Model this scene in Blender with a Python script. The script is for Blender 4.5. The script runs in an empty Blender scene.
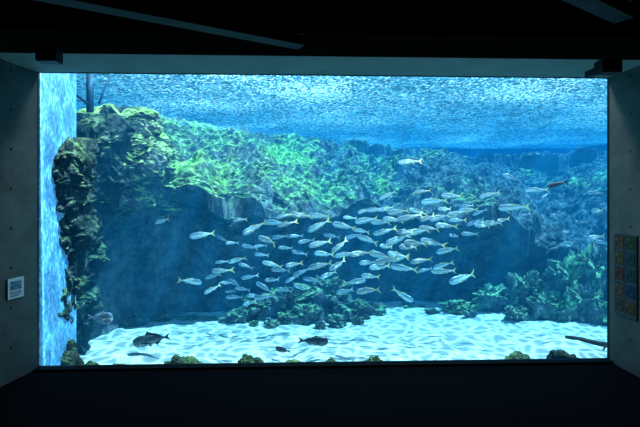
import bpy, bmesh, math, random
from mathutils import Vector, Matrix, noise
random.seed(7)
scene = bpy.context.scene
scene.view_settings.view_transform = 'Standard'
scene.view_settings.look = 'None'
COL = scene.collection

# ------------------------------------------------------------ camera
YAW = math.radians(2.0)
CZ = 2.42
cam_d = bpy.data.cameras.new("camera")
cam = bpy.data.objects.new("camera", cam_d)
COL.objects.link(cam)
cam.location = (0, 0, CZ)
cam.rotation_euler = (math.radians(90), 0, -YAW)
cam_d.lens = 24.0
cam_d.sensor_width = 36.0
cam_d.shift_y = -18.5 / 640
cam_d.clip_start = 0.05
scene.camera = cam
R = Vector((math.cos(YAW), -math.sin(YAW), 0))
F = Vector((math.sin(YAW), math.cos(YAW), 0))
FP = 426.67
def P(px, py, d):
    return R * ((px - 320) / FP * d) + F * d + Vector((0, 0, CZ + (195 - py) / FP * d))

# ------------------------------------------------------------ node helpers
def mat(name):
    m = bpy.data.materials.new(name)
    m.use_nodes = True
    m.node_tree.nodes.clear()
    return m, m.node_tree.nodes, m.node_tree.links
def N(ns, t, **kw):
    n = ns.new(t)
    for k, v in kw.items():
        if k in n.inputs:
            n.inputs[k].default_value = v
        else:
            setattr(n, k, v)
    return n
def ramp(ns, stops, interp='LINEAR'):
    n = ns.new('ShaderNodeValToRGB')
    cr = n.color_ramp
    cr.interpolation = interp
    while len(cr.elements) < len(stops):
        cr.elements.new(0.5)
    for e, (p, c) in zip(cr.elements, stops):
        e.position = p
        e.color = (c[0], c[1], c[2], 1) if not isinstance(c, (int, float)) else (c, c, c, 1)
    return n
def mixc(ns, ls, fac, a, b):
    n = ns.new('ShaderNodeMix')
    n.data_type = 'RGBA'
    def setin(i, v):
        if isinstance(v, bpy.types.NodeSocket):
            ls.new(v, n.inputs[i])
        elif isinstance(v, (int, float)):
            n.inputs[i].default_value = v
        else:
            n.inputs[i].default_value = (v[0], v[1], v[2], 1)
    setin(0, fac); setin(6, a); setin(7, b)
    return n.outputs[2]
def math_n(ns, ls, op, a, b=None, c=None):
    n = ns.new('ShaderNodeMath'); n.operation = op
    for i, v in enumerate((a, b, c)):
        if v is None: continue
        if isinstance(v, bpy.types.NodeSocket): ls.new(v, n.inputs[i])
        else: n.inputs[i].default_value = v
    return n.outputs[0]
def simple(name, col, rough=0.6, spec=0.3, noise_amt=0.0, scale=8, metallic=0):
    m, ns, ls = mat(name)
    out = N(ns, 'ShaderNodeOutputMaterial')
    b = N(ns, 'ShaderNodeBsdfPrincipled', Roughness=rough, Metallic=metallic)
    b.inputs['Specular IOR Level'].default_value = spec
    tc = N(ns, 'ShaderNodeTexCoord')
    nz = N(ns, 'ShaderNodeTexNoise', Scale=scale, Detail=4)
    ls.new(tc.outputs['Object'], nz.inputs['Vector'])
    dark = [c * (1 - noise_amt) for c in col]
    lite = [min(1, c * (1 + noise_amt)) for c in col]
    ls.new(mixc(ns, ls, nz.outputs['Fac'], dark, lite), b.inputs['Base Color'])
    ls.new(b.outputs[0], out.inputs['Surface'])
    return m

# ------------------------------------------------------------ mesh helpers
def mesh_obj(name, verts, faces, mats, smooth=False, parent=None, **props):
    me = bpy.data.meshes.new(name)
    me.from_pydata(verts, [], faces)
    me.update()
    for m in (mats if isinstance(mats, list) else [mats]):
        me.materials.append(m)
    if smooth:
        me.polygons.foreach_set('use_smooth', [True] * len(me.polygons))
    o = bpy.data.objects.new(name, me)
    COL.objects.link(o)
    if parent:
        o.parent = parent
    for k, v in props.items():
        o[k] = v
    return o
def box(name, lo, hi, m, parent=None, bevel=0.0, **props):
    bm = bmesh.new()
    bmesh.ops.create_cube(bm, size=1)
    lo, hi = Vector(lo), Vector(hi)
    c = (lo + hi) / 2
    s = hi - lo
    for v in bm.verts:
        v.co = Vector((v.co.x * s.x, v.co.y * s.y, v.co.z * s.z))
    if bevel:
        bmesh.ops.bevel(bm, geom=bm.edges[:], offset=bevel, segments=2, affect='EDGES')
    me = bpy.data.meshes.new(name)
    bm.to_mesh(me); bm.free()
    me.materials.append(m)
    o = bpy.data.objects.new(name, me)
    COL.objects.link(o)
    o.location = c
    if parent:
        o.parent = parent
    for k, v in props.items():
        o[k] = v
    return o
def empty(name, loc, **props):
    o = bpy.data.objects.new(name, None)
    o.location = loc
    COL.objects.link(o)
    for k, v in props.items():
        o[k] = v
    return o

# ------------------------------------------------------------ room materials
def concrete_mat():
    m, ns, ls = mat("concrete")
    out = N(ns, 'ShaderNodeOutputMaterial')
    b = N(ns, 'ShaderNodeBsdfPrincipled', Roughness=0.75)
    b.inputs['Specular IOR Level'].default_value = 0.25
    tc = N(ns, 'ShaderNodeNewGeometry')
    nz = N(ns, 'ShaderNodeTexNoise', Scale=3.5, Detail=8, Roughness=0.65)
    ls.new(tc.outputs['Position'], nz.inputs['Vector'])
    base = ramp(ns, [(0.3, (0.060, 0.064, 0.058)), (0.7, (0.11, 0.115, 0.105))])
    ls.new(nz.outputs['Fac'], base.inputs[0])
    sep = N(ns, 'ShaderNodeSeparateXYZ')
    ls.new(tc.outputs['Position'], sep.inputs[0])
    def cell(sock, period, off):
        return math_n(ns, ls, 'PINGPONG', math_n(ns, ls, 'ADD', sock, off), period / 2)
    cy = cell(sep.outputs['Y'], 0.45, 0.12)
    cz = cell(sep.outputs['Z'], 0.52, 0.10)
    ad = math_n(ns, ls, 'ADD', math_n(ns, ls, 'POWER', cy, 2), math_n(ns, ls, 'POWER', cz, 2))
    lt = math_n(ns, ls, 'LESS_THAN', ad, 0.020 ** 2)
    ls.new(mixc(ns, ls, lt, base.outputs[0], (0.01, 0.012, 0.012)), b.inputs['Base Color'])
    bp = N(ns, 'ShaderNodeBump', Strength=0.25, Distance=0.01)
    n2 = N(ns, 'ShaderNodeTexNoise', Scale=60, Detail=3)
    ls.new(tc.outputs['Position'], n2.inputs['Vector'])
    ls.new(n2.outputs['Fac'], bp.inputs['Height']); ls.new(bp.outputs[0], b.inputs['Normal'])
    ls.new(b.outputs[0], out.inputs['Surface'])
    return m
M_conc = concrete_mat()
M_soffit = simple("soffit_concrete", (0.24, 0.25, 0.23), 0.8, 0.2, 0.25, 2.5)
M_black = simple("black_paint", (0.005, 0.005, 0.006), 0.8, 0.1, 0.3, 4)
M_floor = simple("dark_carpet", (0.003, 0.003, 0.004), 0.9, 0.03, 0.4, 30)
M_beam = simple("dark_steel", (0.022, 0.022, 0.025), 0.6, 0.2, 0.2, 6)
M_fix = simple("black_fixture", (0.006, 0.006, 0.008), 0.5, 0.2, 0.2, 10)

WL, WR, WY, WB, WT = -3.764, 4.472, 6.135, 0.0, 4.14
S = dict(kind="structure")
box("floor", (-4.6, -2.0, -0.3), (5.0, WY - 0.002, -0.03), M_floor, **S)
box("ceiling", (-4.6, -2.0, 5.5), (5.0, WY, 5.7), M_black, **S)
box("wall_back", (-4.6, -2.2, -0.03), (5.0, -2.0, 5.5), M_black, **S)
lx0, lx1 = WL, -3.905
yf = 5.5
mesh_obj("wall_left", [(WL, WY, -.03), (lx1, yf, -.03), (-4.0, -2.0, -.03), (-4.6, -2.0, -.03), (-4.6, WY, -.03),
                        (WL, WY, 5.5), (lx1, yf, 5.5), (-4.0, -2.0, 5.5), (-4.6, -2.0, 5.5), (-4.6, WY, 5.5)],
         [(0, 1, 6, 5), (1, 2, 7, 6), (2, 3, 8, 7), (3, 4, 9, 8), (4, 0, 5, 9), (4, 3, 2, 1, 0), (5, 6, 7, 8, 9)], M_conc, **S)
box("wall_right", (WR + 0.01, -2.0, -.03), (5.0, WY, 5.5), M_conc, **S)
SY = 5.33
box("trim_1", (WL - 0.1, SY, WT + 0.012), (WR + 0.005, WY, WT + 0.30), M_soffit, **S)
box("wall_front", (-3.9, SY + 0.01, WT + 0.302), (WR, WY, 5.5), M_black, **S)
box("trim_2", (WL, WY - 0.10, -0.03), (WR, WY + 0.0, 0.002), M_black, **S)
def ring(name, x0, x1, z0, z1, y0, y1, w, m, **pr):
    vs = []
    for y in (y0, y1):
        vs += [(x0, y, z0), (x1, y, z0), (x1, y, z1), (x0, y, z1), (x0 + w, y, z0 + w), (x1 - w, y, z0 + w), (x1 - w, y, z1 - w), (x0 + w, y, z1 - w)]
    fs = []
    for i in range(4):
        j = (i + 1) % 4
        fs += [(i, j, j + 4, i + 4), (8 + i, 12 + i, 12 + j, 8 + j), (i, 8 + i, 8 + j, j), (4 + i, 4 + j, 12 + j, 12 + i)]
    return mesh_obj(name, vs, fs, m, **pr)
ring("window_1", WL - .04, WR + .04, WB - .03, WT + .04, WY + .002, WY + .045, 0.034, M_fix, **S)

def beam(name, a, b, w, h, m, **props):
    d = (b - a); d.normalize()
    side = d.cross(Vector((0, 0, 1))).normalized()
    up = side.cross(d)
    prof = [(-w, -h), (w, -h), (w, -h * .7), (w * .25, -h * .7), (w * .25, h * .7), (w, h * .7), (w, h), (-w, h), (-w, h * .7), (-w * .25, h * .7), (-w * .25, -h * .7), (-w, -h * .7)]
    vs = [a + side * x + up * z for x, z in prof] + [b + side * x + up * z for x, z in prof]
    n = len(prof)
    fs = [(i, (i + 1) % n, n + (i + 1) % n, n + i) for i in range(n)] + [tuple(range(n))[::-1], tuple(range(n, 2 * n))]
    return mesh_obj(name, vs, fs, m, **props)
a = P(40, 0, 3.87); b = P(290, 47, 5.08)
b2 = b + (b - a).normalized() * 0.15
beam("ceiling_beam", a - (b - a).normalized() * 1.5 + Vector((0, 0, .10)), b2 + Vector((0, 0, .10)), 0.09, 0.08, M_beam,
     label="dark grey steel ceiling beam running diagonally to the window header", category="beam")
a = P(575, 0, 3.87); b = P(640, 30, 4.57)
beam("ceiling_beam", a - (b - a).normalized() * 1.5 + Vector((0, 0, .12)), a + (b - a).normalized() * 0.95 + Vector((0, 0, .12)), 0.09, 0.10, M_beam,
     label="short dark steel ceiling beam meeting the concrete side wall", category="beam")

def fixture(px, py, lab):
    c = P(px, py, 5.12)
    root = empty("speaker", c, label=lab, category="speaker", group="speakers under the window header")
    box("housing", (-.12, -.12, -.08), (.12, .05, .08), M_fix, root, 0.012)
    box("grille", (-.10, -.132, -.065), (.10, -.121, .065), M_beam, root, 0.003)
    box("bracket", (-.04, .05, -.03), (.04, SY - c.y + .004, .05), M_fix, root, 0.004)
fixture(51, 57, "small black box speaker bracketed under the header by a beam")
fixture(606, 68, "small black box speaker bracketed on the header by the side wall")

# ---- signs
def flat_panel(name, m, y0, y1, z0, z1, x, th, parent, nx, **pr):
    x0, x1 = sorted((x, x + nx * th))
    return box(name, (x0, y0, z0), (x1, y1, z1), m, parent, 0.0, **pr)
M_white = simple("sign_white", (0.55, 0.57, 0.57), 0.6, 0.2, 0.1)
M_cap = simple("caption_grey", (0.07, 0.08, 0.08), 0.6, 0.2, 0.1)
M_ink = simple("ink", (0.06, 0.07, 0.09), 0.5)
def photo_mat(name, c1, c2, scale=14, c0=(0.008, 0.01, 0.014)):
    m, ns, ls = mat(name)
    out = N(ns, 'ShaderNodeOutputMaterial')
    b = N(ns, 'ShaderNodeBsdfPrincipled', Roughness=0.6)
    b.inputs['Specular IOR Level'].default_value = .1
    tc = N(ns, 'ShaderNodeTexCoord')
    v = N(ns, 'ShaderNodeTexNoise', Scale=scale, Detail=3, Distortion=1.5); ls.new(tc.outputs['Object'], v.inputs['Vector'])
    r = ramp(ns, [(0.42, c0), (0.50, c1), (0.58, c2), (0.68, [min(1, x * 2 + .01) for x in c1])]); ls.new(v.outputs['Fac'], r.inputs[0])
    ls.new(r.outputs[0], b.inputs['Base Color']); ls.new(b.outputs[0], out.inputs['Surface'])
    return m
M_signblue = photo_mat("sign_blue_picture", (0.04, 0.14, 0.26), (0.25, 0.35, 0.42), 36, (0.03, 0.04, 0.05))
y0, y1 = 5.66, 5.90
zc0, zc1 = 2.42 - 102 / FP * 5.7, 2.42 - 82 / FP * 5.7
root = empty("wall_sign", (0, 0, 0), label="small white notice with a bluish picture on the concrete wall", category="sign")
def xl(y): return WL + (WY - y) / (WY - yf) * (lx1 - WL)
ym, zm = (y0 + y1) / 2, (zc0 + zc1) / 2
root.location = (xl(ym) + .012, ym, zm)
root.rotation_euler = (0, 0, -math.atan2(WL - lx1, WY - yf))
hw, hh = (y1 - y0) / 2, (zc1 - zc0) / 2
flat_panel("board", M_white, -hw, hw, -hh, hh, -0.008, 0.02, root, 1)
flat_panel("picture", M_signblue, -hw * .7, hw * .7, -hh * .15, hh * .7, 0.0125, 0.002, root, 1)
for i in range(3):
    flat_panel("text_line", M_ink, -hw * .7, hw * (.65 - .3 * (i == 2)), -hh * (.42 + i * .18), -hh * (.34 + i * .18), 0.0125, 0.002, root, 1)
M_frame = simple("sign_frame", (0.02, 0.023, 0.026), 0.5)
ya, yb = P(637, 275, 5.745).y, P(614, 275, 6.16).y
za, zb = 2.42 - 122 / FP * 5.95, 2.42 - 40 / FP * 5.95
root = empty("fish_guide_sign", (WR + 0.01, (ya + yb) / 2, (za + zb) / 2), label="tall guide board with grid of colour fish photos on concrete", category="sign")
hw, hh = (yb - ya) / 2, (zb - za) / 2
flat_panel("board", M_frame, -hw, hw, -hh, hh, 0, 0.02, root, -1)
cols = [(0.04, 0.06, 0.015), (0.13, 0.04, 0.015), (0.01, 0.035, 0.06), (0.09, 0.065, 0.02), (0.015, 0.05, 0.02), (0.15, 0.02, 0.012), (0.008, 0.03, 0.09), (0.09, 0.08, 0.055), (0.09, 0.045, 0.015), (0.015, 0.045, 0.04)]
for r in range(5):
    for c in range(2):
        k = r * 2 + c
        mm = photo_mat("photo_%d" % k, cols[k], cols[(k * 3 + 4) % 10], 24)
        yy0 = -hw + .015 + c * (hw - .005)
        zz1 = hh - .02 - r * (2 * hh - .03) / 5
        flat_panel("photo", mm, yy0 + .010, yy0 + hw - .032, zz1 - (2 * hh - .03) / 5 + .05, zz1 - .008, -0.0205, 0.003, root, -1)
        flat_panel("caption", M_cap, yy0 + .01, yy0 + hw - .05, zz1 - (2 * hh - .03) / 5 + .016, zz1 - (2 * hh - .03) / 5 + .028, -0.0205, 0.003, root, -1)

# ------------------------------------------------------------ water
SURF = 4.62
SANDZ = -0.68
TX0, TX1, TY1 = -11.0, 13.0, 20.0
SUND = Vector((-0.42, 0.02, -1)).normalized()
m, ns, ls = mat("sea_water")
out = N(ns, 'ShaderNodeOutputMaterial')
g = N(ns, 'ShaderNodeNewGeometry')
sp = N(ns, 'ShaderNodeSeparateXYZ'); ls.new(g.outputs['Position'], sp.inputs[0])
inside = math_n(ns, ls, 'GREATER_THAN', sp.outputs['Y'], WY + .04)
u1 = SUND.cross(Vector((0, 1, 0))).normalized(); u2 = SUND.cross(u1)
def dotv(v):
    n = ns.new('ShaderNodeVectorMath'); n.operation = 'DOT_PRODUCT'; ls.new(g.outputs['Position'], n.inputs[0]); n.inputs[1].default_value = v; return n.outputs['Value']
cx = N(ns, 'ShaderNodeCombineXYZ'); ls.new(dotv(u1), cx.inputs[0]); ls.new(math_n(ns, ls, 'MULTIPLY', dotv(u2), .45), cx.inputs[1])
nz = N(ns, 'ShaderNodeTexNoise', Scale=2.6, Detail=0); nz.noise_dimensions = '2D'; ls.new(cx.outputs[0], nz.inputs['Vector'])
mr = N(ns, 'ShaderNodeMapRange'); mr.inputs['From Min'].default_value = .48; mr.inputs['From Max'].default_value = .68; mr.inputs['To Min'].default_value = .78; mr.inputs['To Max'].default_value = 1.7  # sun shafts painted as noise streaks in the water emission
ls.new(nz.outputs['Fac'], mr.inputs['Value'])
ab = N(ns, 'ShaderNodeVolumeAbsorption')
ab.inputs['Color'].default_value = (0.36, 0.77, 0.87, 1)
ls.new(math_n(ns, ls, 'MULTIPLY', inside, 0.33), ab.inputs['Density'])
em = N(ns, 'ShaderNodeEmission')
em.inputs['Color'].default_value = (0.0003, 0.0140, 0.0350, 1)  # volume glow standing in for light scattered in the water
zr = N(ns, 'ShaderNodeMapRange'); zr.inputs['From Min'].default_value = 0; zr.inputs['From Max'].default_value = 4.5; zr.inputs['To Min'].default_value = .70; zr.inputs['To Max'].default_value = 1.25  # same glow raised towards the surface
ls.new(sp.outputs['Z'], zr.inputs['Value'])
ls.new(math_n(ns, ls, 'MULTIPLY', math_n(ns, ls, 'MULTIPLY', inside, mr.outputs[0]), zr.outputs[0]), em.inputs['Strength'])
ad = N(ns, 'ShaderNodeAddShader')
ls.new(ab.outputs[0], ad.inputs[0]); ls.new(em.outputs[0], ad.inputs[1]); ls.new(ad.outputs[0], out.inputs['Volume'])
try: m.cycles.volume_step_rate = 0.45
except Exception as e: print(e)
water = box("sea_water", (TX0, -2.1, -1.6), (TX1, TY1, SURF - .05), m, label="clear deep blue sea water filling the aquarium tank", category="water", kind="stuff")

m, ns, ls = mat("water_surface")
out = N(ns, 'ShaderNodeOutputMaterial')
geo = N(ns, 'ShaderNodeNewGeometry')
nzw = N(ns, 'ShaderNodeTexNoise', Scale=1.6, Detail=2)
ls.new(geo.outputs['Position'], nzw.inputs['Vector'])
vm = N(ns, 'ShaderNodeVectorMath', operation='SCALE'); ls.new(nzw.outputs['Color'], vm.inputs[0]); vm.inputs['Scale'].default_value = 0.55
va = N(ns, 'ShaderNodeVectorMath', operation='ADD'); ls.new(geo.outputs['Position'], va.inputs[0]); ls.new(vm.outputs[0], va.inputs[1])
vo = N(ns, 'ShaderNodeTexVoronoi', Scale=3.4, feature='DISTANCE_TO_EDGE')
ls.new(va.outputs[0], vo.inputs['Vector'])
cr = ramp(ns, [(0.0, 1.0), (0.05, 0.72), (0.16, 0.30), (0.8, 0.15)])  # caustic net painted into the transparency, cast onto the sand by the sun
ls.new(vo.outputs['Distance'], cr.inputs[0])
tr = N(ns, 'ShaderNodeBsdfTransparent'); ls.new(cr.outputs[0], tr.inputs[0])
n1 = N(ns, 'ShaderNodeTexNoise', Scale=20, Detail=2, Roughness=0.5, Distortion=0.3)
ls.new(geo.outputs['Position'], n1.inputs['Vector'])
n2 = N(ns, 'ShaderNodeTexNoise', Scale=0.35, Detail=2)
ls.new(geo.outputs['Position'], n2.inputs['Vector'])
sub = math_n(ns, ls, 'MULTIPLY_ADD', n2.outputs['Fac'], 0.45, -0.235)
sum2 = math_n(ns, ls, 'ADD', n1.outputs['Fac'], sub)
cr2 = ramp(ns, [(0.42, (0.004, 0.03, 0.06)), (0.56, (0.02, 0.12, 0.18)), (0.66, (0.40, 0.66, 0.74))])  # sparkle of the ripples painted as bright noise colour
ls.new(sum2, cr2.inputs[0])
tl = N(ns, 'ShaderNodeBsdfTranslucent'); ls.new(cr2.outputs[0], tl.inputs[0])
mx = N(ns, 'ShaderNodeMixShader'); mx.inputs[0].default_value = 0.24
ls.new(tr.outputs[0], mx.inputs[1]); ls.new(tl.outputs[0], mx.inputs[2]); ls.new(mx.outputs[0], out.inputs['Surface'])
nx, ny = 160, 120
vs, fs = [], []
for j in range(ny + 1):
    for i in range(nx + 1):
        x = TX0 + (TX1 - TX0) * i / nx; y = WY + .08 + (TY1 - WY - .08) * j / ny
        vs.append((x, y, SURF + 0.03 * noise.noise(Vector((x * 2, y * 2, 0)))))
for j in range(ny):
    for i in range(nx):
        k = j * (nx + 1) + i
        fs.append((k, k + 1, k + nx + 2, k + nx + 1))
ws = mesh_obj("water_surface", vs, fs, m, True, label="rippled water surface with sparkle painted in")
ws.parent = water
ws.matrix_parent_inverse = Matrix.Translation(-water.location)

# ------------------------------------------------------------ tank walls
M_tank = simple("tank_blue_wall", (0.02, 0.10, 0.22), 0.8, 0.1, 0.3, 0.6)
S2 = dict(kind="structure")
box("wall_tank_back", (TX0, TY1, -1.7), (TX1, TY1 + .2, SURF + .05), M_tank, **S2)
box("wall_tank_side", (TX1, WY, -1.7), (TX1 + .2, TY1, SURF + .05), M_tank, **S2)
box("wall_tank_far_side", (TX0 - .2, WY, -1.7), (TX0, TY1, SURF + .05), M_tank, **S2)
box("wall_tank_sill", (TX0, WY - .25, -1.7), (TX1, WY + .02, -0.301), M_black, **S2)
box("wall_front_near", (TX0, WY, -0.3), (WL - .05, WY + .04, 5.6), M_tank, **S2)
box("wall_front_far", (WR + .02, WY, -0.3), (TX1, WY + .04, 5.6), M_tank, **S2)
m, ns, ls = mat("reflection_glow_panel")
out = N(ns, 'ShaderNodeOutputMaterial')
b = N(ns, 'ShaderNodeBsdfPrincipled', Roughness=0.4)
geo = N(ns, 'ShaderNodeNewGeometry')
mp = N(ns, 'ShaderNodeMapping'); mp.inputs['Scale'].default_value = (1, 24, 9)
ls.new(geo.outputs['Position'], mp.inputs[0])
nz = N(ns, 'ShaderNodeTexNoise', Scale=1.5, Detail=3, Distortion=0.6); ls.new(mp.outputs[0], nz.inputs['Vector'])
cr = ramp(ns, [(0.34, (0.03, 0.16, 0.38)), (0.52, (0.06, 0.27, 0.52)), (0.72, (0.22, 0.52, 0.72))]); ls.new(nz.outputs['Fac'], cr.inputs[0])  # rippling reflection painted as pale streaks on the tank side wall
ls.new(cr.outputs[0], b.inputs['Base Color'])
ls.new(cr.outputs[0], b.inputs['Emission Color']); b.inputs['Emission Strength'].default_value = 0.45  # panel made to glow, though it is no light source
ls.new(b.outputs[0], out.inputs['Surface'])
box("wall_tank_glow_panel", (WL - .02, WY + .055, -0.7), (WL + 0.005, 7.15, SURF - .06), m, **S2)

# ------------------------------------------------------------ rock material
def rock_mat(name, base_d, base_l, alg_a, alg_b, lo=0.25, scale=1.0, cover=0.5, nsc=1.1, xfade=None, gain=3.0, zk=1.0, soft=.5):
    m, ns, ls = mat(name)
    out = N(ns, 'ShaderNodeOutputMaterial')
    b = N(ns, 'ShaderNodeBsdfPrincipled', Roughness=0.85)
    b.inputs['Specular IOR Level'].default_value = 0.15
    g = N(ns, 'ShaderNodeNewGeometry')
    n1 = N(ns, 'ShaderNodeTexNoise', Scale=3 * scale, Detail=8, Roughness=0.75); ls.new(g.outputs['Position'], n1.inputs['Vector'])
    c1 = ramp(ns, [(0.35, base_d), (0.68, base_l)]); ls.new(n1.outputs['Fac'], c1.inputs[0])
    n2 = N(ns, 'ShaderNodeTexNoise', Scale=6 * scale, Detail=6, Roughness=0.7); ls.new(g.outputs['Position'], n2.inputs['Vector'])
    c2 = ramp(ns, [(0.35, alg_a), (0.62, alg_b)]); ls.new(n2.outputs['Fac'], c2.inputs[0])
    sp = N(ns, 'ShaderNodeSeparateXYZ'); ls.new(g.outputs['Normal'], sp.inputs[0])
    n3 = N(ns, 'ShaderNodeTexNoise', Scale=nsc * scale, Detail=6, Roughness=0.65); ls.new(g.outputs['Position'], n3.inputs['Vector'])
    ma = math_n(ns, ls, 'MULTIPLY_ADD', n3.outputs['Fac'], gain, -gain / 2 - lo + cover - .5)
    ad = math_n(ns, ls, 'MULTIPLY_ADD', sp.outputs['Z'], zk, ma)
    if xfade:
        s2 = N(ns, 'ShaderNodeSeparateXYZ'); ls.new(g.outputs['Position'], s2.inputs[0])
        mrr = N(ns, 'ShaderNodeMapRange'); mrr.inputs['From Min'].default_value = xfade[0]; mrr.inputs['From Max'].default_value = xfade[1]
        mrr.inputs['To Min'].default_value = xfade[2]; mrr.inputs['To Max'].default_value = xfade[3]
        ls.new(s2.outputs['X'], mrr.inputs['Value'])
        ad = math_n(ns, ls, 'ADD', ad, mrr.outputs[0])
        mz = N(ns, 'ShaderNodeMapRange'); mz.inputs['From Min'].default_value = 1.2; mz.inputs['From Max'].default_value = 2.4
        mz.inputs['To Min'].default_value = -1.1; mz.inputs['To Max'].default_value = 0
        ls.new(s2.outputs['Z'], mz.inputs['Value'])
        ad = math_n(ns, ls, 'ADD', ad, mz.outputs[0])
    c3 = ramp(ns, [(0.0, 0), (soft, 1)]); ls.new(ad, c3.inputs[0])
    ls.new(mixc(ns, ls, c3.outputs[0], c1.outputs[0], c2.outputs[0]), b.inputs['Base Color'])
    bp = N(ns, 'ShaderNodeBump', Strength=1.0, Distance=0.10)
    n4 = N(ns, 'ShaderNodeTexNoise', Scale=10 * scale, Detail=8, Roughness=0.75); ls.new(g.outputs['Position'], n4.inputs['Vector'])
    ls.new(n4.outputs['Fac'], bp.inputs['Height']); ls.new(bp.outputs[0], b.inputs['Normal'])
    ls.new(b.outputs[0], out.inputs['Surface'])
    return m
M_reef = rock_mat("reef_rock", (0.03, 0.04, 0.05), (0.24, 0.28, 0.30), (0.08, 0.32, 0.12), (0.60, 1.0, 0.22), 0.36, nsc=.5, xfade=(-.5, 5, .35, -.25), gain=3.0, zk=.9, soft=.9)
M_pillar = rock_mat("pillar_rock", (0.008, 0.026, 0.034), (0.05, 0.11, 0.13), (0.03, 0.11, 0.06), (0.26, 0.46, 0.18), 0.45, 1.8, soft=.8)  # blue-green tint puts water haze into the rock colour
M_blue = rock_mat("blue_rock", (0.03, 0.04, 0.055), (0.20, 0.25, 0.28), (0.06, 0.18, 0.11), (0.40, 0.62, 0.30), 0.4, 1.5)
M_teal = rock_mat("teal_rock", (0.04, 0.06, 0.07), (0.26, 0.34, 0.36), (0.08, 0.26, 0.16), (0.50, 0.85, 0.38), 0.2, 1.5)
M_moss = rock_mat("mossy_rock", (0.015, 0.025, 0.02), (0.08, 0.10, 0.08), (0.03, 0.08, 0.03), (0.16, 0.24, 0.10), 0.25, 2.5)
M_dark = rock_mat("dark_rock", (0.01, 0.01, 0.015), (0.03, 0.035, 0.04), (0.02, 0.035, 0.025), (0.06, 0.09, 0.06), 0.5, 2)

# ------------------------------------------------------------ sand
m, ns, ls = mat("white_sand")
out = N(ns, 'ShaderNodeOutputMaterial')
b = N(ns, 'ShaderNodeBsdfPrincipled', Roughness=0.95)
b.inputs['Specular IOR Level'].default_value = 0.05
g = N(ns, 'ShaderNodeNewGeometry')
n1 = N(ns, 'ShaderNodeTexNoise', Scale=2.0, Detail=8, Roughness=0.7); ls.new(g.outputs['Position'], n1.inputs['Vector'])
c1 = ramp(ns, [(0.3, (0.38, 0.38, 0.37)), (0.7, (0.62, 0.60, 0.58))]); ls.new(n1.outputs['Fac'], c1.inputs[0])
ls.new(c1.outputs[0], b.inputs['Base Color'])
bp = N(ns, 'ShaderNodeBump', Strength=0.6, Distance=0.07)
mpn = N(ns, 'ShaderNodeMapping'); mpn.inputs['Scale'].default_value = (1, 2.2, 1); ls.new(g.outputs['Position'], mpn.inputs[0])
n4 = N(ns, 'ShaderNodeTexNoise', Scale=5, Detail=4, Distortion=.6); ls.new(mpn.outputs[0], n4.inputs['Vector'])
ls.new(n4.outputs['Fac'], bp.inputs['Height']); ls.new(bp.outputs[0], b.inputs['Normal'])
ls.new(b.outputs[0], out.inputs['Surface'])
def sand_h(x, y):
    return SANDZ + 0.09 * noise.noise(Vector((x * .7, y * .9, 3))) + 0.045 * noise.noise(Vector((x * 2.4, y * 3.4, 1)))
nx, ny = 220, 110
vs, fs = [], []
for j in range(ny + 1):
    for i in range(nx + 1):
        x = TX0 + (TX1 - TX0) * i / nx; y = WY + .05 + (15 - WY) * j / ny
        vs.append((x, y, sand_h(x, y)))
for j in range(ny):
    for i in range(nx):
        k = j * (nx + 1) + i
        fs.append((k, k + 1, k + nx + 2, k + nx + 1))
mesh_obj("sand_bed", vs, fs, m, True, label="pale white rippled sand covering the tank bottom", category="sand", kind="stuff")

# ------------------------------------------------------------ reef wall
def interp(x, pts):
    if x <= pts[0][0]: return pts[0][1]
    for (a, va), (b, vb) in zip(pts, pts[1:]):
        if x <= b:
            t = (x - a) / (b - a); t = t * t * (3 - 2 * t)
            return va + (vb - va) * t
    return pts[-1][1]
def craggy(p, amp=1.0):
    w = p + noise.noise_vector(p * 1.1) * .45 + noise.noise_vector(p * 3.1) * .12
    w = Vector((w.x, w.y, w.z * 1.5))
    d = noise.fractal(p * 0.55, 0.75, 2.1, 7) * 0.42
    f = noise.voronoi(w * 0.8 + Vector((3, 1, 7)))[0]
    d += (f[1] - f[0]) * 0.36
    f = noise.voronoi(w * 2.1)[0]
    d += (f[1] - f[0]) * 0.13
    d += noise.fractal(w * 4, .5, 2.1, 4) * .06
    return d * amp
K = lambda px: (px - 320) / FP * 11.6 + .40
lip_z = [(-6.5, 3.4), (-4.6, 3.1), (-3.6, 2.75), (K(200), 2.45), (K(240), 2.0), (K(300), 1.9), (K(360), 2.1), (K(430), 1.9), (K(500), 1.3), (K(560), 0.8), (K(640), 0.6)]
top_z = [(K(60), 4.95), (K(130), 4.9), (K(220), 4.85), (K(280), 4.8), (K(350), 4.6), (K(420), 4.45), (K(480), 4.35), (K(560), 4.25), (K(640), 4.3)]
tlen = [(K(60), 3.6), (K(200), 4.6), (K(300), 5.2), (K(400), 5.6), (K(500), 5.8), (K(640), 5.8)]
base_y = [(-5.5, 8.4), (-4.9, 8.8), (-4.1, 10.4), (K(200), 11.3), (K(300), 12.2), (K(400), 12.5), (K(460), 12.2), (K(530), 11.9), (K(620), 11.8)]
over = [(-5, .0), (-4.2, .9), (K(230), 1.2), (K(300), .9), (K(400), .5), (K(460), .2), (K(530), 0)]
foot = [(K(420), 0.0), (K(490), .5), (K(560), 0.8), (K(640), .9)]
NX, NV = 480, 270
vs, fs = [], []
X0, X1 = -10.5, 12.7
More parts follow.
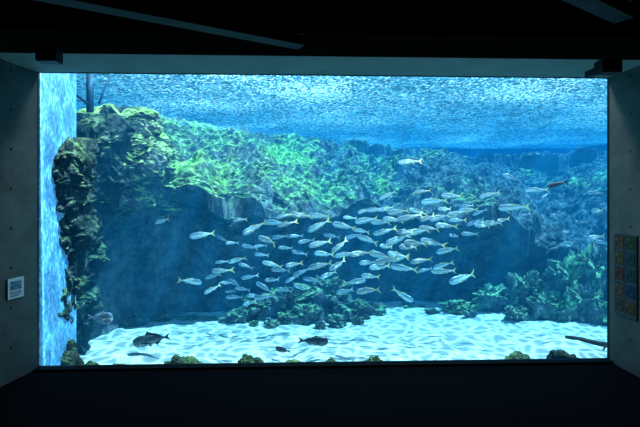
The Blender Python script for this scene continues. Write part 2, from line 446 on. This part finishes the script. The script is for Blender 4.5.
for j in range(NV + 1):
    v = j / NV
    for i in range(NX + 1):
        x = X0 + (X1 - X0) * i / NX
        lz, tz, by, ft, tl_, ov = interp(x, lip_z), interp(x, top_z), interp(x, base_y), interp(x, foot), interp(x, tlen), interp(x, over)
        lz += .45 * noise.noise(Vector((x * .9, 0, 4)))
        if v < 0.42:
            t = v / 0.42
            z = -1.1 + (lz + 1.1) * t
            y = by - (0.45 + ov) * t ** 3 - ft * (1 - t) ** 1.3 * 1.0 + 0.25 * math.sin(t * 3.14)
            n = Vector((0, -1, 0.15 + 0.5 * ft * .5))
            am = .6 + .4 * t if ov > .3 else 1
        else:
            t = (v - 0.42) / 0.58
            ph = t * 4.2 + 1.9 * noise.noise(Vector((x * .28, t * 1.5, 9)))
            fr = ph - math.floor(ph)
            tt = min(1, max(0, (math.floor(ph) + (fr ** 3)) / 4.2 * .6 + t * .4)) if t < .97 else t
            z = lz + (tz - lz) * (max(0, tt) ** 0.85)
            y = by - 0.45 - ov + (tl_ + ov * .5) * t
            n = Vector((0, -0.55, 1))
            if t < .12:
                n = n.lerp(Vector((0, -1, .15)), 1 - t / .12)
            am = .85
        n.normalize()
        p = Vector((x, y, z))
        d = (craggy(p) - 0.15 + .5 * noise.noise(p * .4 + Vector((5, 0, 0)))) * am
        p2 = p + n * d + Vector((noise.noise(p * 1.3) * .2, 0, 0))
        vs.append(p2)
for j in range(NV):
    for i in range(NX):
        k = j * (NX + 1) + i
        fs.append((k, k + 1, k + NX + 2, k + NX + 1))
mesh_obj("reef_rock_wall", vs, fs, M_reef, False, label="craggy rock reef cliff with green algae on its lit terraces", category="rock reef")

def pillar(name, c, z0, z1, rfun, m, lab, seed=0, sub=170, cat="rock pillar", amp=.5, cfun=lambda t: (0, 0), yk=1.1):
    vs, fs = [], []
    nu, nv = 120, sub
    for j in range(nv + 1):
        t = j / nv
        z = z0 + (z1 - z0) * t
        rr = rfun(t)
        ox, oy = cfun(t)
        for i in range(nu):
            a = 2 * math.pi * i / nu
            cap = math.sqrt(max(0, 1 - max(0, (t - 0.9) / 0.1) ** 2))
            p = Vector((c[0] + rr * math.cos(a), c[1] + rr * yk * math.sin(a), z))
            dirv = Vector((math.cos(a), yk * math.sin(a), 0))
            q = p + Vector((seed, 0, 0))
            d = craggy(q * 1.9, amp) - .05 + .09 * noise.fractal(q * 5, .7, 2, 5) + .12 * noise.noise(q * 1.5)
            vs.append(Vector((c[0] + ox, c[1] + oy, z)) + dirv * max(0.02, (rr + d)) * (0.05 + 0.95 * cap) + Vector((0, 0, .2 * noise.noise(q * 3))))
    for j in range(nv):
        for i in range(nu):
            k = j * nu + i; k2 = j * nu + (i + 1) % nu
            fs.append((k, k2, k2 + nu, k + nu))
    fs.append(tuple(range(nv * nu, nv * nu + nu)))
    return mesh_obj(name, vs, fs, m, False, label=lab, category=cat)
def sm(a, b, t):
    t = min(1, max(0, (t - a) / (b - a))); return t * t * (3 - 2 * t)
c = P(54, 200, 6.9)
pillar("rock_pillar", c, -0.9, 3.3, lambda t: 0.22 + .17 * sm(.12, .5, t) + .03 * math.sin(t * 9), M_pillar,
       "tall encrusted rock pillar with dark green growth beside the pale panel", cfun=lambda t: (-.02 + .12 * t + .16 * max(0, t - .7) / .3, 0), yk=1.25, amp=.30)
c = P(86, 160, 8.4)
pillar("rock_pillar", c, -0.9, 3.95, lambda t: 0.20 + .16 * t + 0.26 * max(0, t - .5) * 2, M_pillar,
       "dark rough rock column joined to the reef with green top", 20, cfun=lambda t: (-.1 + .2 * t + .3 * max(0, t - .5) * 2, 0), amp=.42)
c = P(120, 160, 9.6)
pillar("rock_pillar", c, 1.9, 4.3, lambda t: 0.45 + .6 * math.sin(min(1, t * 1.1) * 2.4), M_reef,
       "green topped rock shoulder bridging the column and the reef", 33, sub=120, amp=.5)

# ------------------------------------------------------------ boulders
def boulder(c, r, m, lab, seed, name="boulder", grp=None, sq=(1, 1, 1), sub=5, jag=1.0):
    bm = bmesh.new()
    bmesh.ops.create_icosphere(bm, subdivisions=sub, radius=1)
    for v in bm.verts:
        n = v.co.normalized()
        p = n * 1.2 + Vector((seed * 3.7, seed * 1.3, 0))
        f = noise.voronoi(p * 1.3)[0]
        g2 = noise.voronoi(p * 3.5)[0]
        d = 1 + (0.22 * noise.fractal(p, .8, 2, 6) + 0.30 * (f[1] - f[0]) - .12) * jag + .14 * (g2[1] - g2[0]) + (jag - 1) * .16 * noise.fractal(p * 3.5, .5, 2, 4)
        zz = math.copysign(abs(n.z) ** 0.62, n.z)
        v.co = Vector((n.x * sq[0] * d, n.y * sq[1] * d, zz * sq[2] * (1 + (d - 1) * (.6 if jag == 1 else 1.2)))) * r
    me = bpy.data.meshes.new(name)
    bm.to_mesh(me); bm.free()
    me.materials.append(m)
    o = bpy.data.objects.new(name, me)
    COL.objects.link(o)
    o.location = c
    o["label"] = lab; o["category"] = "rock"
    if grp: o["group"] = grp
    return o
def on_sand(px, py_top, w_px, d, m, lab, seed, grp=None, depth_ratio=1.0, name="boulder", jag=1.0):
    top = P(px, py_top, d)
    z0 = sand_h(top.x, top.y) - 0.04
    h = max(0.06, (top.z - z0) / 2)
    rx = w_px / 2 / FP * d
    return boulder((top.x, top.y, z0 + h * .95), 1.0, m, lab, seed, name, grp, (rx * .95, rx * depth_ratio, h), 5, jag)
G1 = "mossy rocks along the window sill"
for i, (px, pt, w, d, mm, lab) in enumerate([
    (62, 335, 30, 6.8, M_moss, "mossy dark green rock at the foot of the pillar"),
    (46, 348, 20, 6.5, M_moss, "small mossy rock beside the pale panel"),
    (72, 351, 24, 6.6, M_moss, "rounded mossy rock in the corner pile"),
    (90, 361, 26, 6.6, M_moss, "low mossy rock in front of the pillar"),
    (118, 363, 26, 6.7, M_moss, "low mossy rock on the sand"),
    (182, 356, 40, 6.7, M_moss, "rounded mossy rock close to the glass"),
    (250, 355, 32, 6.7, M_moss, "dark mossy rock close to the glass"),
    (294, 360, 34, 6.7, M_moss, "low mossy rock close to the glass"),
    (330, 361, 32, 6.7, M_moss, "low mossy rock close to the glass"),
    (375, 356, 26, 6.7, M_moss, "dark mossy rock close to the glass"),
    (406, 362, 22, 6.7, M_moss, "low mossy rock close to the glass"),
    (483, 360, 26, 6.7, M_moss, "low mossy rock close to the glass"),
    (520, 354, 38, 6.8, M_moss, "flat mossy rock close to the glass"),
    (562, 350, 32, 6.9, M_dark, "dark blocky rock close to the driftwood")]):
    on_sand(px, pt, w, d, mm, lab, i + 1, G1, .7)
G2 = "blue grey rock pile on the sand"
for i, (px, pt, w, d) in enumerate([(326, 278, 54, 11.2), (290, 288, 44, 10.9), (258, 297, 38, 10.8), (238, 309, 24, 10.5), (352, 299, 34, 10.7), (272, 321, 16, 10.0),
                                    (306, 306, 30, 10.5), (336, 315, 20, 10.2), (225, 317, 14, 10.5), (374, 303, 24, 11.2), (288, 313, 20, 10.3), (320, 321, 12, 10.0), (254, 321, 10, 10.1), (358, 317, 12, 10.3)]):
    on_sand(px, pt, w, d, M_blue, "blue grey craggy rock in the pile on the sand", i + 30, G2, .7, jag=1.9)
G3 = "rocks at the foot of the reef"
for i, (px, pt, w, d) in enumerate([(490, 286, 40, 11.4), (530, 272, 42, 11.2), (565, 260, 46, 11.0), (600, 246, 46, 10.8), (455, 300, 30, 11.3), (548, 294, 34, 10.7), (586, 284, 40, 10.5),
                                    (412, 304, 24, 11.8), (136, 314, 26, 10.2), (160, 314, 26, 10.6), (188, 315, 26, 10.8), (210, 317, 16, 10.8), (470, 307, 14, 10.9), (515, 306, 20, 10.6), (432, 308, 12, 11.2), (606, 300, 30, 10.3), (568, 306, 20, 10.4)]):
    on_sand(px, pt, w, d, M_teal if px > 440 else M_blue, "teal encrusted rock in the bank beneath the reef" if px > 440 else "dark encrusted rock at the foot of the reef", i + 60, G3, .6, jag=1.9)

# ------------------------------------------------------------ driftwood / reflection bars
M_wood = simple("waterlogged_wood", (0.03, 0.02, 0.014), 0.8, 0.15, 0.6, 9)
def tube(name, pts, rad, m, parent=None, n=14, rough=.3, **pr):
    vs, fs = [], []
    for k, (p, r) in enumerate(zip(pts, rad)):
        t = (pts[min(k + 1, len(pts) - 1)] - pts[max(k - 1, 0)]).normalized()
        s = t.cross(Vector((0, 0.1, 1)) if abs(t.z) < .9 else Vector((0, 1, 0))).normalized(); u = s.cross(t)
        for i in range(n):
            a = 2 * math.pi * i / n
            rr = r * (1 + rough * noise.noise(Vector((p.x * 6 + math.cos(a) * 2, math.sin(a) * 2, k * .4))))
            vs.append(p + s * math.cos(a) * rr + u * math.sin(a) * rr)
    for k in range(len(pts) - 1):
        for i in range(n):
            a = k * n + i; b2 = k * n + (i + 1) % n
            fs.append((a, b2, b2 + n, a + n))
    fs.append(tuple(range(n))[::-1]); fs.append(tuple(range((len(pts) - 1) * n, len(pts) * n)))
    return mesh_obj(name, vs, fs, m, True, parent, **pr)
A, B = P(565, 337, 8.3), P(640, 350, 7.7)
pts, rad = [], []
for k in range(16):
    t = k / 15
    p = A.lerp(B, t) + Vector((0, 0, .012 * math.sin(t * 9)))
    pts.append(p); rad.append(0.028 + 0.04 * t)
root = empty("driftwood", B, label="dark waterlogged driftwood trunk lying on the sand", category="driftwood")
tk = tube("trunk", pts, rad, M_wood)
q = pts[8]
br = tube("branch", [q, q + Vector((-.05, -.10, .05)), q + Vector((-.10, -.2, .04)), q + Vector((-.2, -.26, -.02))], [.03, .025, .018, .010], M_wood)
for o in (tk, br):
    o.parent = root
    o.matrix_parent_inverse = Matrix.Translation(-root.location)
M_pole = simple("dark_reflection_blue", (0.02, 0.09, 0.18), 0.6, 0.2, 0.2, 6)
root = empty("reflection_bars", P(90, 108, 7.6), label="dark post and diagonal bars standing in for reflections by the panel", category="frame")  # made-up bars in place of dark diagonal reflection lines
t1 = tube("post", [P(90, 112, 7.6), P(90, 90, 7.6), P(90, 66, 7.6)], [.06, .06, .06], M_pole, rough=0)
t2 = tube("brace", [P(88, 104, 7.55), P(68, 88, 6.95), P(51, 76, 6.6)], [.025, .025, .025], M_pole, rough=0)
t3 = tube("brace", [P(99, 104, 7.7), P(104, 90, 7.8), P(112, 72, 7.9)], [.02, .02, .02], M_pole, rough=0)
for o in (t1, t2, t3):
    o.parent = root
    o.matrix_parent_inverse = Matrix.Translation(-root.location)

# ------------------------------------------------------------ fish
def fish_skin(name, back, side, belly, stripe, spot=0.0):
    m, ns, ls = mat(name)
    out = N(ns, 'ShaderNodeOutputMaterial')
    b = N(ns, 'ShaderNodeBsdfPrincipled', Roughness=0.35)
    b.inputs['Specular IOR Level'].default_value = 0.6
    tc = N(ns, 'ShaderNodeTexCoord')
    sp = N(ns, 'ShaderNodeSeparateXYZ'); ls.new(tc.outputs['Object'], sp.inputs[0])
    mr = N(ns, 'ShaderNodeMapRange'); mr.inputs['From Min'].default_value = -0.14; mr.inputs['From Max'].default_value = 0.14
    ls.new(sp.outputs['Z'], mr.inputs['Value'])
    cr = ramp(ns, [(0.25, belly), (0.50, side), (0.58, stripe), (0.66, back)]); ls.new(mr.outputs[0], cr.inputs[0])
    nz = N(ns, 'ShaderNodeTexNoise', Scale=16, Detail=3); ls.new(tc.outputs['Object'], nz.inputs['Vector'])
    r2 = ramp(ns, [(0.45, 0), (0.55, spot)]); ls.new(nz.outputs['Fac'], r2.inputs[0])
    ls.new(mixc(ns, ls, r2.outputs[0], cr.outputs[0], [c * .25 for c in back]), b.inputs['Base Color'])
    ls.new(b.outputs[0], out.inputs['Surface'])
    return m
FS_jack = fish_skin("silver_fish_skin", (0.12, 0.22, 0.30), (0.66, 0.82, 0.95), (0.85, 0.93, 1), (0.65, 0.70, 0.58))
FS_dim = fish_skin("grey_shaded_fish_skin", (0.08, 0.15, 0.22), (0.40, 0.52, 0.66), (0.5, 0.62, 0.74), (0.34, 0.42, 0.46))  # duller copy of silver skin, shade painted in; also colours the grey fish
FS_dark = fish_skin("dark_fish_skin", (0.01, 0.012, 0.015), (0.02, 0.022, 0.025), (0.05, 0.05, 0.05), (0.02, 0.02, 0.02))
FS_red = fish_skin("red_brown_fish_skin", (0.05, 0.012, 0.01), (0.09, 0.02, 0.015), (0.12, 0.04, 0.03), (0.1, 0.02, 0.02))
FS_spot = fish_skin("spotted_grouper_skin", (0.03, 0.035, 0.04), (0.07, 0.08, 0.085), (0.25, 0.28, 0.28), (0.08, 0.08, 0.08), 0.8)
FIN_y = simple("yellow_fin", (0.90, 0.74, 0.32), 0.5, 0.2, 0.15, 20)
FIN_g = simple("grey_fin", (0.45, 0.5, 0.46), 0.5, 0.2, 0.15, 20)
FIN_d = simple("dark_fin", (0.015, 0.015, 0.018), 0.5, 0.2, 0.2, 20)
EYE = simple("fish_eye", (0.01, 0.01, 0.012), 0.2, 0.6)
def fish_mesh(name, H=0.11, W=0.055, bend=0.0, fork=0.14, tail=0.19, dors=0.05, pect=0.10, skin=FS_jack, fin=FIN_y, blunt=0.55):
    bm = bmesh.new()
    def off(x):
        return bend * (max(0, 0.2 - x)) ** 2
    st = 26; ns_ = 16
    rings = []
    L = 1 - tail * .8
    def prof_t(t):
        return (math.sin(math.pi * min(1, t ** blunt * 0.975)) ** 0.85) if t > 0 else 0.0
    for k in range(st + 1):
        t = k / st
        x = 0.5 - t * L
        prof = prof_t(t)
        h = H * max(0.04, prof) * (1 - .15 * t)
        w = W * max(0.05, prof ** 1.1) * (1 - .35 * t)
        h = max(h, 0.016 if t > .5 else h); w = max(w, 0.010 if t > .5 else w)
        ring = []
        for i in range(ns_):
            a = 2 * math.pi * i / ns_
            zz = math.sin(a) * h * (1.0 if math.sin(a) > 0 else .95)
            ring.append(bm.verts.new((x, off(x) + math.cos(a) * w, zz)))
        rings.append(ring)
    for k in range(st):
        for i in range(ns_):
            f = bm.faces.new((rings[k][i], rings[k][(i + 1) % ns_], rings[k + 1][(i + 1) % ns_], rings[k + 1][i])); f.smooth = True
    bm.faces.new(rings[0][::-1]); bm.faces.new(rings[-1])
    def plate(pts, mi, th=0.005):
        a = [bm.verts.new((x, off(x) + y + th, z)) for x, y, z in pts]
        b = [bm.verts.new((x, off(x) + y - th, z)) for x, y, z in pts]
        fs = [bm.faces.new(a), bm.faces.new(b[::-1])]
        n = len(pts)
        for i in range(n):
            fs.append(bm.faces.new((a[i], b[i], b[(i + 1) % n], a[(i + 1) % n])))
        for f in fs: f.material_index = mi
    xt = 0.5 - L
    plate([(xt + .04, 0, .016), (-0.5, 0, fork), (-0.5 + .03, 0, fork * .66), (xt - tail * .35, 0, 0.0), (xt + .04, 0, -.002)], 1)
    plate([(xt + .04, 0, .002), (xt - tail * .35, 0, 0.0), (-0.5 + .03, 0, -fork * .66), (-0.5, 0, -fork), (xt + .04, 0, -.016)], 1)
    def hz(x):
        t = (0.5 - x) / L
        return max(.018, H * prof_t(t) * (1 - .15 * t)) - .012
    plate([(.18, 0, hz(.18)), (.10, 0, hz(.1) + dors), (-.02, 0, hz(-.02) + dors * .6), (-.15, 0, hz(-.15) + dors * .55), (-.28, 0, hz(-.28)+.01), (-.28, 0, hz(-.28)-.005), (-.1, 0, hz(-.1)-.01), (.05, 0, hz(.05)-.01)], 2, .004)
    plate([(-.02, 0, -hz(-.02) * .9), (-.08, 0, -hz(-.08) - dors * .9), (-.18, 0, -hz(-.18) - dors * .35), (-.28, 0, -hz(-.28)), (-.15, 0, -hz(-.15) * .8)], 2, .004)
    plate([(.16, 0, -hz(.16) * .85), (.08, 0, -hz(.08) - dors * .7), (.05, 0, -hz(.05) * .85)], 2, .004)
    for s in (1, -1):
        y0 = W * .85 * s
        v = [bm.verts.new(c) for c in ((.22, off(.22) + y0, -.01), (.24, off(.2) + y0, -.035), (.22 - pect, y0 + s * .05, -.07), (.20 - pect, y0 + s * .05, -.045))]
        f = bm.faces.new(v); f.material_index = 2
        g = bmesh.ops.create_icosphere(bm, subdivisions=1, radius=.014)
        for vv in g['verts']:
            vv.co += Vector((.41, off(.41) + s * W * .62, .02))
            for ff in vv.link_faces: ff.material_index = 3
    bmesh.ops.recalc_face_normals(bm, faces=bm.faces[:])
    me = bpy.data.meshes.new(name)
    bm.to_mesh(me); bm.free()
    for mm in (skin, fin, fin, EYE): me.materials.append(mm)
    return me
jacks = [fish_mesh("jack_%d" % i, H=.118 + .009 * (i % 3), W=.058, bend=bb) for i, bb in enumerate((-.6, -.25, .0, .3, .6))]
dims = [fish_mesh("dim_%d" % i, H=.118, bend=bb, skin=FS_dim, fin=FIN_g) for i, bb in enumerate((-.4, .0, .4))]
darkm = fish_mesh("darkm", H=.17, W=.08, skin=FS_dark, fin=FIN_d, fork=.12)
redm = fish_mesh("redm", H=.13, W=.07, skin=FS_red, fin=FIN_d)
spotm = fish_mesh("spotm", H=.14, W=.10, skin=FS_spot, fin=FIN_d, fork=.09, pect=.20, dors=.09, bend=.3)
roundm = fish_mesh("roundm", H=.26, W=.07, skin=FS_dim, fin=FIN_g, fork=.12, dors=.09, bend=.1)
def put_fish(me, px, py, Lpx, d, face=-1, tilt=0.0, yaw=0.0, name="silver_fish", label="", cat="fish", grp=None):
    o = bpy.data.objects.new(name, me)
    COL.objects.link(o)
    c = P(px, py, d)
    L = Lpx * d / FP
    h = (R * face * math.cos(yaw) + F * math.sin(yaw))
    h = (h * math.cos(tilt) + Vector((0, 0, 1)) * math.sin(tilt)).normalized()
    side = Vector((0, 0, 1)).cross(h).normalized()
    up = h.cross(side)
    M = Matrix((h, side, up)).transposed().to_4x4()
    o.matrix_world = Matrix.Translation(c) @ M @ Matrix.Scale(L, 4)
    o["label"] = label; o["category"] = cat
    if grp: o["group"] = grp
    return o
big = [(411,161,27),(424,193,16),(454,195,19),(489,197,19),(514,206,27),(538,188,22),(600,208,19),(596,238,22),
(385,193,18),(362,208,14),(376,211,22),(388,207,18),(401,211,24),(416,209,20),(437,203,26),(449,207,20),
(350,217,14),(364,220,24),(381,222,24),(396,219,20),(411,216,26),(427,215,22),(441,218,22),(456,216,20),(470,212,20),(486,226,26),(493,221,22),(503,222,16),
(318,214,26),(300,217,22),(285,219,16),(276,220,22),(240,221,16),(254,229,26),(266,238,24),(289,225,20),(320,227,24),(345,228,24),(360,229,20),
(371,241,24),(388,234,26),(403,230,24),(417,231,26),(431,228,20),(445,224,22),(459,221,18),(400,239,26),(416,241,22),(433,245,26),(446,249,22),(390,245,22),(407,249,26),(379,253,24),(396,255,24),(361,253,22),(342,245,22),(321,246,24),(323,256,20),(345,252,24),
(384,260,26),(381,268,28),(405,267,28),(403,258,22),(422,259,24),(441,263,20),(442,272,24),(462,277,30),(370,264,20),(352,283,24),(404,293,26),(340,265,24),(318,266,24),(292,262,20),(271,263,22),(236,257,18),(213,290,18),(189,283,22),(200,237,26),(163,222,18),(367,290,24),(224,271,24),(372,277,20),(330,277,20)]
dim = [(513,178,20),(595,193,16),(604,243,16),(262,255,16),(250,247,18),(232,243,14),(222,239,14),(213,276,18),(235,283,20),(250,277,18),(265,288,22),(281,270,20),(302,272,20),(265,297,22),(235,297,18),(300,288,16),(280,237,18),(306,241,18),(331,236,18),(300,253,18),(354,236,18),(468,206,16),(480,212,16),(475,222,18),(455,236,16),(470,234,18),(313,280,20),(345,291,18),(425,270,16),(246,266,16),(525,215,14),(296,236,16),(555,215,14),(567,232,14),
(255,296,18),(243,289,16),(273,280,18),(292,279,16),(285,290,16),(227,283,14),(222,262,14),(260,246,14),(286,248,16),(545,196,14),(580,222,12),(250,303,16),(230,291,14)]
rnd = random.Random(3)
for i, (px, py, L) in enumerate(big):
    d = rnd.uniform(7.9, 9.4)
    tilt = rnd.gauss(math.radians(-3), math.radians(12)); face = -1
    if (px, py) in ((404, 293), (352, 283), (189, 283)): face = 1
    yw = rnd.uniform(-.5, .5)
    if i == 0: tilt, yw = math.radians(-4), .1
    put_fish(jacks[i % 5], px + (rnd.uniform(-3, 3) if i else 0), py + rnd.uniform(-3, 3), L * rnd.uniform(.92, 1.1), d, face, tilt, yw, "silver_fish",
             "silver schooling fish with yellowish forked tail" if abs(py - 235) < 40 else "silver fish with yellow tail swimming apart from the school", grp="school of silver fish")
for i, (px, py, L) in enumerate(dim):
    put_fish(dims[i % 3], px, py, L, rnd.uniform(9.0, 9.7), -1, rnd.gauss(0, .25), rnd.uniform(-.6, .6), "silver_fish", "silver fish at the rear of the school, shade painted into its colour", grp="school of silver fish")
put_fish(redm, 558, 184, 20, 8.6, -1, -.25, .2, "reef_fish", "dark reddish brown fish in open water")
put_fish(darkm, 313, 341, 31, 7.9, 1, -.08, .1, "reef_fish", "dark black deep bodied fish just above the sand")
put_fish(darkm, 283, 350, 18, 8.0, -1, .0, .5, "reef_fish", "small dark fish hovering over the sand")
put_fish(spotm, 153, 339, 44, 8.2, -1, -.25, .1, "grouper", "spotted dark grouper with spread fins resting near the sand")
put_fish(roundm, 100, 318, 24, 6.7, 1, -.1, .2, "reef_fish", "pale grey round bodied fish beside the rock pillar")

# ------------------------------------------------------------ lights
def sun(name, direction, strength, col, ang):
    l = bpy.data.lights.new(name, 'SUN'); l.energy = strength; l.color = col; l.angle = ang
    o = bpy.data.objects.new(name, l); COL.objects.link(o)
    o.rotation_euler = Vector(direction).to_track_quat('-Z', 'Y').to_euler()
    o.location = (3, 12, 12)
sun("sun", SUND, 34.0, (1, 0.95, 0.88), math.radians(0.6))
w = bpy.data.worlds.new("world"); scene.world = w; w.use_nodes = True
bg = w.node_tree.nodes['Background']; bg.inputs[0].default_value = (0.12, 0.60, 1.0, 1); bg.inputs[1].default_value = 1.0
l = bpy.data.lights.new("fish_fill_light", 'AREA'); l.shape = 'RECTANGLE'; l.energy = 850; l.size = 7; l.size_y = .8; l.color = (.85, .97, 1)  # unseen fill light added above the water to brighten the fish
o = bpy.data.objects.new("fish_fill_light", l); COL.objects.link(o); o.location = (0.8, 6.75, 5.3); o.rotation_euler = Vector((0, .72, -.68)).to_track_quat('-Z', 'Y').to_euler()
l = bpy.data.lights.new("room_fill_light", 'AREA'); l.energy = 1.0; l.size = 1.5; l.color = (.85, .95, 1)  # unseen weak fill added to lift the beams out of black
o = bpy.data.objects.new("room_fill_light", l); COL.objects.link(o); o.location = (0.3, 0.5, 5.3); o.rotation_euler = (math.radians(25), 0, 0)
